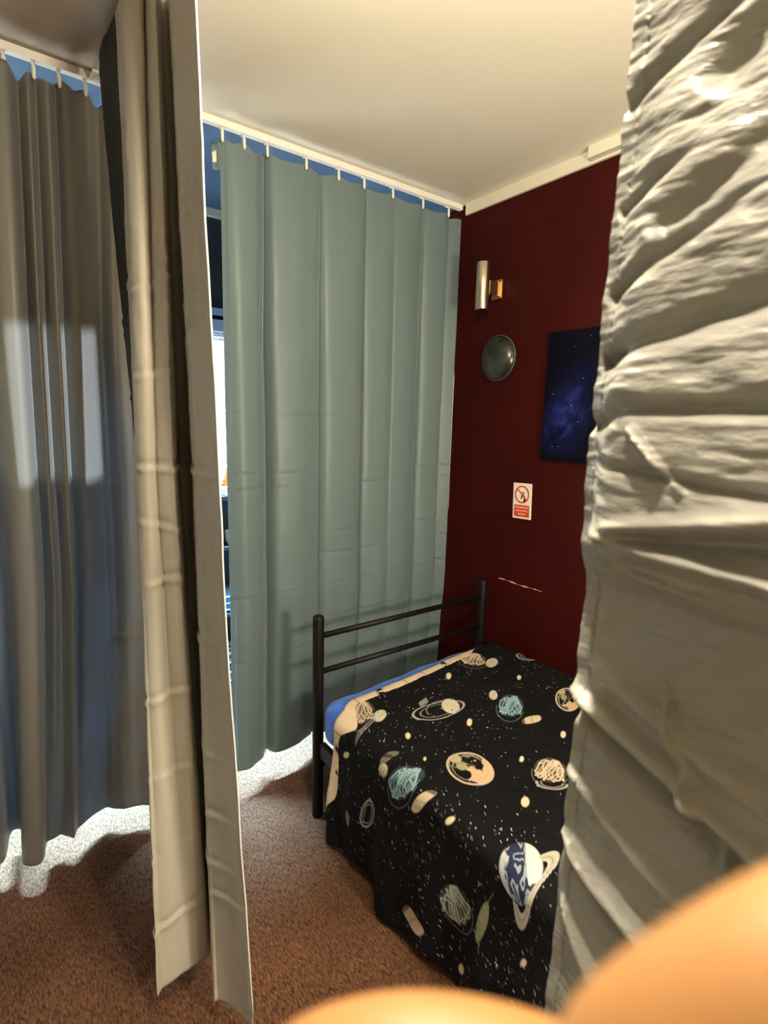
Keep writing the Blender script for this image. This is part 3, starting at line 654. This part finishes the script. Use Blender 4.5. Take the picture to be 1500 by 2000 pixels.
        paint(sl, inside * smooth01((-p + 0.4 * n1 - 0.55) / 0.15) * 0.8, (0.5, 0.52, 0.52))
    elif k == 'ringbig':
        front = 1 - (q < -0.2) * (np.abs(p) < 0.62)
        for r0, w_, cc in ((1.0, 0.0035, (0.45, 0.43, 0.36)), (0.78, 0.002, (0.5, 0.48, 0.42))):
            paint(sl, (1 - smooth01((np.abs(rr - r0) * sz * 0.7 - w_) / 0.002)) * front, cc)
        paint(sl, ((rr > 0.78) & (rr < 1.0)) * 0.35 * front, (0.3, 0.28, 0.22))
    elif k == 'dot': paint(sl, inside, (0.72, 0.60, 0.40))
# cream reverse of the duvet turned over along the head edge
cw = 0.046 + 0.075 * np.exp(-((AA - 0.985) / 0.045) ** 2) + 0.020 * np.exp(-((AA - 0.75) / 0.16) ** 2)
cw = cw * smooth01((1.80 - AA) / 0.12) * smooth01((AA - 0.60) / 0.12)
dd = Yh - BB + 0.003 * vnoise(AA * 25, BB * 25, 98, 2)
cm_ = (dd < cw).astype(float)
C = C * (1 - cm_[..., None]) + cm_[..., None] * np.array((0.72, 0.56, 0.38))
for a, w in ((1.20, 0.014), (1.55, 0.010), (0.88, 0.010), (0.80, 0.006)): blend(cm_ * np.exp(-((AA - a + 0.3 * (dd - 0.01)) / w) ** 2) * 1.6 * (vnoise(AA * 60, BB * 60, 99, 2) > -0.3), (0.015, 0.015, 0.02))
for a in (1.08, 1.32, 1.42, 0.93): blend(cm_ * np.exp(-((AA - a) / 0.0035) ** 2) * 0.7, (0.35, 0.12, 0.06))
M_duvet = mat('planet_print_cotton', (0.02, 0.02, 0.02), 0.75, spec=0.12)
n, l = nt(M_duvet); b = n['Principled BSDF']; vc = n.new('ShaderNodeVertexColor'); vc.layer_name = 'print'
l.new(vc.outputs[0], b.inputs['Base Color'])
nn = n.new('ShaderNodeTexNoise'); nn.inputs['Scale'].default_value = 26; nn.inputs['Detail'].default_value = 6
tc = n.new('ShaderNodeTexCoord'); l.new(tc.outputs['Object'], nn.inputs['Vector'])
bp = n.new('ShaderNodeBump'); bp.inputs['Strength'].default_value = 0.35; bp.inputs['Distance'].default_value = 0.006
l.new(nn.outputs['Fac'], bp.inputs['Height']); l.new(bp.outputs[0], b.inputs['Normal'])
dv_ = grid_obj('duvet', P, M_duvet, None, 0.0)
ca = dv_.data.color_attributes.new('print', 'FLOAT_COLOR', 'POINT')
ca.data.foreach_set('color', np.concatenate([C, np.ones(C.shape[:2] + (1,))], -1).astype(np.float32).ravel())
md = dv_.modifiers.new('thickness', 'SOLIDIFY'); md.thickness = 0.006; md.offset = 0
tag(dv_, 'black duvet printed with planets, rings and white stars, spread over the bed', 'duvet')

# ------------------------------------------------------------------ on the red wall
def on_wall(o): return o
# wall sconce: upright cylinder on a square arm
sc = empty('wall_sconce', 'brushed metal cylinder wall lamp, unlit, high on the red wall', 'wall lamp', (XW, 1.775, 2.205))
lathe('lamp_cylinder', [(0.020, -0.100), (0.029, -0.100), (0.030, -0.098), (0.030, 0.098), (0.029, 0.100), (0.025, 0.100), (0.025, 0.075), (0, 0.075)], M_steel, sc, 40, loc=(-0.105, 0, 0.0))
lathe('lamp_lens', [(0, -0.085), (0.020, -0.085), (0.024, -0.082)], mat('dark_lens', (0.03, 0.03, 0.03), 0.1), sc, 32, loc=(-0.105, 0, 0))
box('arm', -0.080, -0.016, -0.018, 0.018, -0.030, 0.030, M_steel, sc, 0.002)
box('wall_plate', -0.016, 0.0, -0.030, 0.030, -0.042, 0.042, M_copper, sc, 0.003)

# moon disc
M_moon = mat('moon_dome', (0.05, 0.055, 0.05), 0.25, spec=0.6)
noise_col(M_moon, (0.008, 0.009, 0.008), (0.05, 0.055, 0.045), 9, lo=0.42, hi=0.75)
mo = empty('planet_disc', 'round dark moon-like disc mounted on the red wall under the lamp', 'wall decoration', (XW, 1.752, 1.903))
rot = Matrix.Rotation(math.radians(-90), 4, 'Y')
lathe('dome', [(0.098, 0.0), (0.100, 0.006), (0.097, 0.014), (0.087, 0.026), (0.065, 0.040), (0.035, 0.048), (0, 0.051)], M_moon, mo, 64, mtx=rot)
lathe('rim', [(0.096, 0.0), (0.103, 0.0), (0.104, 0.008), (0.100, 0.012), (0.098, 0.010)], mat('dark_rim', (0.05, 0.05, 0.045), 0.35), mo, 64, mtx=rot)

# nebula canvas
M_neb = mat('nebula_print', (0.01, 0.01, 0.03), 0.6, spec=0.08)
n, l = nt(M_neb); b = n['Principled BSDF']; tc = n.new('ShaderNodeTexCoord')
sep = n.new('ShaderNodeSeparateXYZ'); l.new(tc.outputs['Object'], sep.inputs[0])
def mth(op, a, bb_=None, c=None):
    q = n.new('ShaderNodeMath'); q.operation = op
    for i, v in enumerate((a, bb_, c)):
        if v is None: continue
        if isinstance(v, (int, float)): q.inputs[i].default_value = v
        else: l.new(v, q.inputs[i])
    return q.outputs[0]
ns = n.new('ShaderNodeTexNoise'); ns.inputs['Scale'].default_value = 7; ns.inputs['Detail'].default_value = 8; ns.inputs['Roughness'].default_value = 0.65; ns.inputs['Distortion'].default_value = 0.6
l.new(tc.outputs['Object'], ns.inputs['Vector'])
# distance to a slanted streak through the picture (object space: y along the wall, z up)
dl = mth('ABSOLUTE', mth('SUBTRACT', mth('ADD', sep.outputs[1], 0.135), mth('MULTIPLY', sep.outputs[2], -0.22)))
fall_ = mth('SUBTRACT', 1.0, mth('MULTIPLY', dl, 7.5)); fz = mth('SUBTRACT', 1.0, mth('MULTIPLY', mth('ABSOLUTE', mth('ADD', sep.outputs[2], 0.05)), 4.6))
g_ = mth('MULTIPLY', mth('MAXIMUM', fall_, 0.0), mth('MAXIMUM', fz, 0.0))
v_ = mth('MULTIPLY', g_, mth('MULTIPLY', mth('POWER', ns.outputs['Fac'], 3.6), 3.6))
rp = n.new('ShaderNodeValToRGB'); cr = rp.color_ramp
cr.elements[0].position = 0.0; cr.elements[0].color = (0.0012, 0.0015, 0.005, 1)
cr.elements[1].position = 1.0; cr.elements[1].color = (0.55, 0.65, 1.0, 1)
e_ = cr.elements.new(0.12); e_.color = (0.004, 0.005, 0.035, 1); e_ = cr.elements.new(0.35); e_.color = (0.015, 0.025, 0.16, 1); e_ = cr.elements.new(0.62); e_.color = (0.08, 0.12, 0.45, 1)
l.new(v_, rp.inputs[0])
vo = n.new('ShaderNodeTexVoronoi'); vo.inputs['Scale'].default_value = 26; l.new(tc.outputs['Object'], vo.inputs['Vector'])
st = mth('LESS_THAN', vo.outputs['Distance'], 0.055)
mxc = n.new('ShaderNodeMixRGB'); l.new(mth('MULTIPLY', st, 0.55), mxc.inputs[0]); l.new(rp.outputs[0], mxc.inputs[1]); mxc.inputs[2].default_value = (0.5, 0.55, 0.8, 1)
l.new(mxc.outputs[0], b.inputs['Base Color'])
pc = box('picture', -0.022, 0.0, -0.36, 0.0, -0.26, 0.26, M_neb, None, 0.002); pc.location = (XW, 1.466, 1.72)
tag(pc, 'dark canvas of a blue nebula hanging on the red wall beside the satin curtain', 'picture')

# prohibition sign
sg = empty('no_smoking_sign', 'small white and red prohibition sign stuck on the red wall below the disc', 'sign', (XW, 1.561, 1.263))
M_sw = mat('sign_white', (0.85, 0.74, 0.66), 0.5); M_sr = mat('sign_red', (0.55, 0.06, 0.025), 0.5); M_sd = mat('sign_dark', (0.10, 0.02, 0.015), 0.5); M_sl = mat('sign_lettering', (0.9, 0.38, 0.24), 0.5)
# built facing -X: local y runs to the left in view, tilt slightly
def plate(name, y0, y1, z0, z1, x0, x1, m, par, bev=0.0): return box(name, x0, x1, y0, y1, z0, z1, m, par, bev)
plate('sign_plate', -0.052, 0.052, -0.081, 0.081, -0.004, 0.0, M_sw, sg, 0.0015)
def ring(name, r0, r1, cy, cz, x, m, par, seg=48):
    bm = bmesh.new(); o = []; i = []
    for k in range(seg):
        t = 2 * math.pi * k / seg; o.append(bm.verts.new((x, cy + r1 * math.cos(t), cz + r1 * math.sin(t)))); i.append(bm.verts.new((x, cy + r0 * math.cos(t), cz + r0 * math.sin(t))))
    for k in range(seg): bm.faces.new((o[k], o[(k + 1) % seg], i[(k + 1) % seg], i[k]))
    ext = bmesh.ops.extrude_face_region(bm, geom=list(bm.faces)); bmesh.ops.translate(bm, vec=(0.0012, 0, 0), verts=[g for g in ext['geom'] if isinstance(g, bmesh.types.BMVert)])
    bmesh.ops.recalc_face_normals(bm, faces=bm.faces); return bm_obj(name, bm, m, par)
ring('prohibition_ring', 0.034, 0.040, 0.0, 0.030, -0.0055, M_sr, sg)
def bar(name, p, q, w, x, m, par):
    bm = bmesh.new(); p = Vector((0, *p)); q = Vector((0, *q)); d = (q - p).normalized(); s_ = Vector((0, -d.z, d.y)) * w / 2
    f = bm.faces.new([bm.verts.new(Vector((x, 0, 0)) + v) for v in (p + s_, q + s_, q - s_, p - s_)])
    ext = bmesh.ops.extrude_face_region(bm, geom=[f]); bmesh.ops.translate(bm, vec=(0.0012, 0, 0), verts=[g for g in ext['geom'] if isinstance(g, bmesh.types.BMVert)])
    bmesh.ops.recalc_face_normals(bm, faces=bm.faces); return bm_obj(name, bm, m, par)
bar('prohibition_bar', (0.026, 0.056), (-0.026, 0.004), 0.005, -0.0058, M_sr, sg)
# seated/bent figure pictogram
bm = bmesh.new()
def poly(pts, x=-0.0052):
    f = bm.faces.new([bm.verts.new((x, a, b_)) for a, b_ in pts])
poly([(-0.006 + 0.0045 * math.cos(t), 0.038 + 0.0045 * math.sin(t)) for t in [k * math.pi / 6 for k in range(12)]])
poly([(0.001, 0.032), (-0.008, 0.032), (-0.020, 0.016), (-0.024, 0.004), (-0.016, 0.000), (-0.010, 0.014), (-0.004, 0.020)])
poly([(0.002, 0.030), (-0.004, 0.026), (0.002, 0.008), (0.007, 0.010)])
poly([(-0.016, 0.012), (-0.026, 0.010), (-0.012, -0.006), (-0.004, -0.004)])
bm_obj('pictogram', bm, M_sd, sg)
plate('caption_panel', -0.042, 0.042, -0.072, -0.018, -0.0048, -0.004, M_sr, sg)
def dashes(name, widths, z, hgt):
    bm = bmesh.new(); tot = sum(widths) + 0.0022 * (len(widths) - 1); y = tot / 2
    for w in widths: abox(bm, -0.0054, -0.0048, y - w, y, z - hgt / 2, z + hgt / 2); y -= w + 0.0022
    return bm_obj(name, bm, M_sl, sg)
dashes('caption_line', [.006, .004, .005, .004, .006, .005, .004, .006, .004, .005, .004], -0.029, 0.007)
dashes('caption_line', [.005, .006, .004, .005, .006, .004, .005, .004, .006], -0.044, 0.007)
dashes('caption_line', [.004, .005, .006, .004, .005, .004], -0.059, 0.007)
sg.rotation_euler = (math.radians(-2), 0, 0)

# scar in the paint
bm = bmesh.new(); N = 40; vs = []
for i in range(N + 1):
    t = i / N; y = 1.672 - 0.256 * t; zc = 0.874 + 0.0015 * math.sin(t * 9); w = (0.0045 * (0.55 + 0.45 * math.sin(t * 23)) if t < 0.86 else 0.0022 * abs(math.sin(t * 60))) * (1 if 0.02 < t < 0.99 else 0.2)
    vs.append((bm.verts.new((XW - 0.0015, y, zc + w)), bm.verts.new((XW - 0.0035, y, zc)), bm.verts.new((XW - 0.0015, y, zc - w))))
for a, b in zip(vs, vs[1:]):
    for j in (0, 1): bm.faces.new((a[j], a[j + 1], b[j + 1], b[j]))
bmesh.ops.recalc_face_normals(bm, faces=bm.faces)
so = bm_obj('wall_scratch', bm, noise_col(mat('bare_plaster', (0.6, 0.3, 0.25), 0.7), (0.35, 0.04, 0.03), (0.75, 0.50, 0.45), 160), None)
tag(so, 'long pale scratch torn in the red paint above the bed head post', 'scratch')

# ------------------------------------------------------------------ the photographer's hand, close below the lens
def C2W(px, py, d):
    v = Vector(((px - 750) / 1049.1 * d, -(py - 1000) / 1049.1 * d, -d))
    return CAM + Vector((Vector(X_).dot(v), Vector(Y_).dot(v), Vector(Z_).dot(v)))
# joints in metres in front of the phone (depth) — palm low right, thumb across below the lens, index rising right
J = {}; E_ = []; Rr = []
verts = []; radii = []
def chain(root, pts):
    prev = root
    for p, r in pts:
        verts.append(C2W(*p)); radii.append(r); E_.append((prev, len(verts) - 1)); prev = len(verts) - 1
    return prev
verts.append(C2W(1500, 2750, 0.066)); radii.append((0.026, 0.018))          # palm centre
def pr(r): return (r, r)
chain(0, [((1350, 2480, 0.068), pr(0.0165)), ((1190, 2230, 0.070), pr(0.0115)), ((990, 2125, 0.072), pr(0.0098)), ((790, 2088, 0.072), pr(0.0094)), ((600, 2118, 0.071), pr(0.0082)), ((510, 2155, 0.071), pr(0.0055))])   # thumb
k1 = chain(0, [((1400, 2470, 0.060), pr(0.014)), ((1230, 2205, 0.046), pr(0.0105)), ((1440, 2060, 0.044), pr(0.0100)), ((1680, 1885, 0.044), pr(0.0092)), ((1880, 1780, 0.050), pr(0.0080)), ((1990, 1800, 0.058), pr(0.0055))])
chain(0, [((1700, 2480, 0.062), pr(0.013)), ((1850, 2270, 0.055), pr(0.0098)), ((2060, 2150, 0.052), pr(0.0090)), ((2230, 2120, 0.060), pr(0.0080)), ((2250, 2180, 0.072), pr(0.0055))])
chain(0, [((1850, 2620, 0.066), pr(0.0125)), ((2050, 2470, 0.060), pr(0.0092)), ((2240, 2390, 0.058), pr(0.0085)), ((2340, 2390, 0.068), pr(0.0075)), ((2330, 2440, 0.078), pr(0.0052))])
chain(0, [((1900, 2780, 0.070), pr(0.0115)), ((2080, 2720, 0.068), pr(0.0080)), ((2220, 2680, 0.070), pr(0.0072)), ((2280, 2690, 0.078), pr(0.0064)), ((2260, 2730, 0.086), pr(0.0046))])
pc_ = verts[0]
for off, r in (((0.012, -0.02, -0.055), (0.026, 0.019)), ((0.035, -0.05, -0.11), (0.030, 0.026)), ((0.08, -0.10, -0.22), (0.036, 0.034)), ((0.13, -0.16, -0.34), (0.042, 0.040))):
    prev = 0 if off[0] == 0.012 else len(verts) - 1
    verts.append(pc_ + Vector(off)); radii.append(r); E_.append((prev, len(verts) - 1))
me = bpy.data.meshes.new('person'); me.from_pydata([tuple(v) for v in verts], E_, [])
po = link('person', me, M_skin)
sk = po.modifiers.new('skin', 'SKIN'); sv = me.skin_vertices[0].data
for i, r in enumerate(radii): sv[i].radius = r; sv[i].use_root = (i == 0)
sk.use_smooth_shade = True
ss = po.modifiers.new('sub', 'SUBSURF'); ss.levels = 2; ss.render_levels = 2
tag(po, "blurred bare hand of the person holding the camera, fingers across the bottom right corner", 'person')
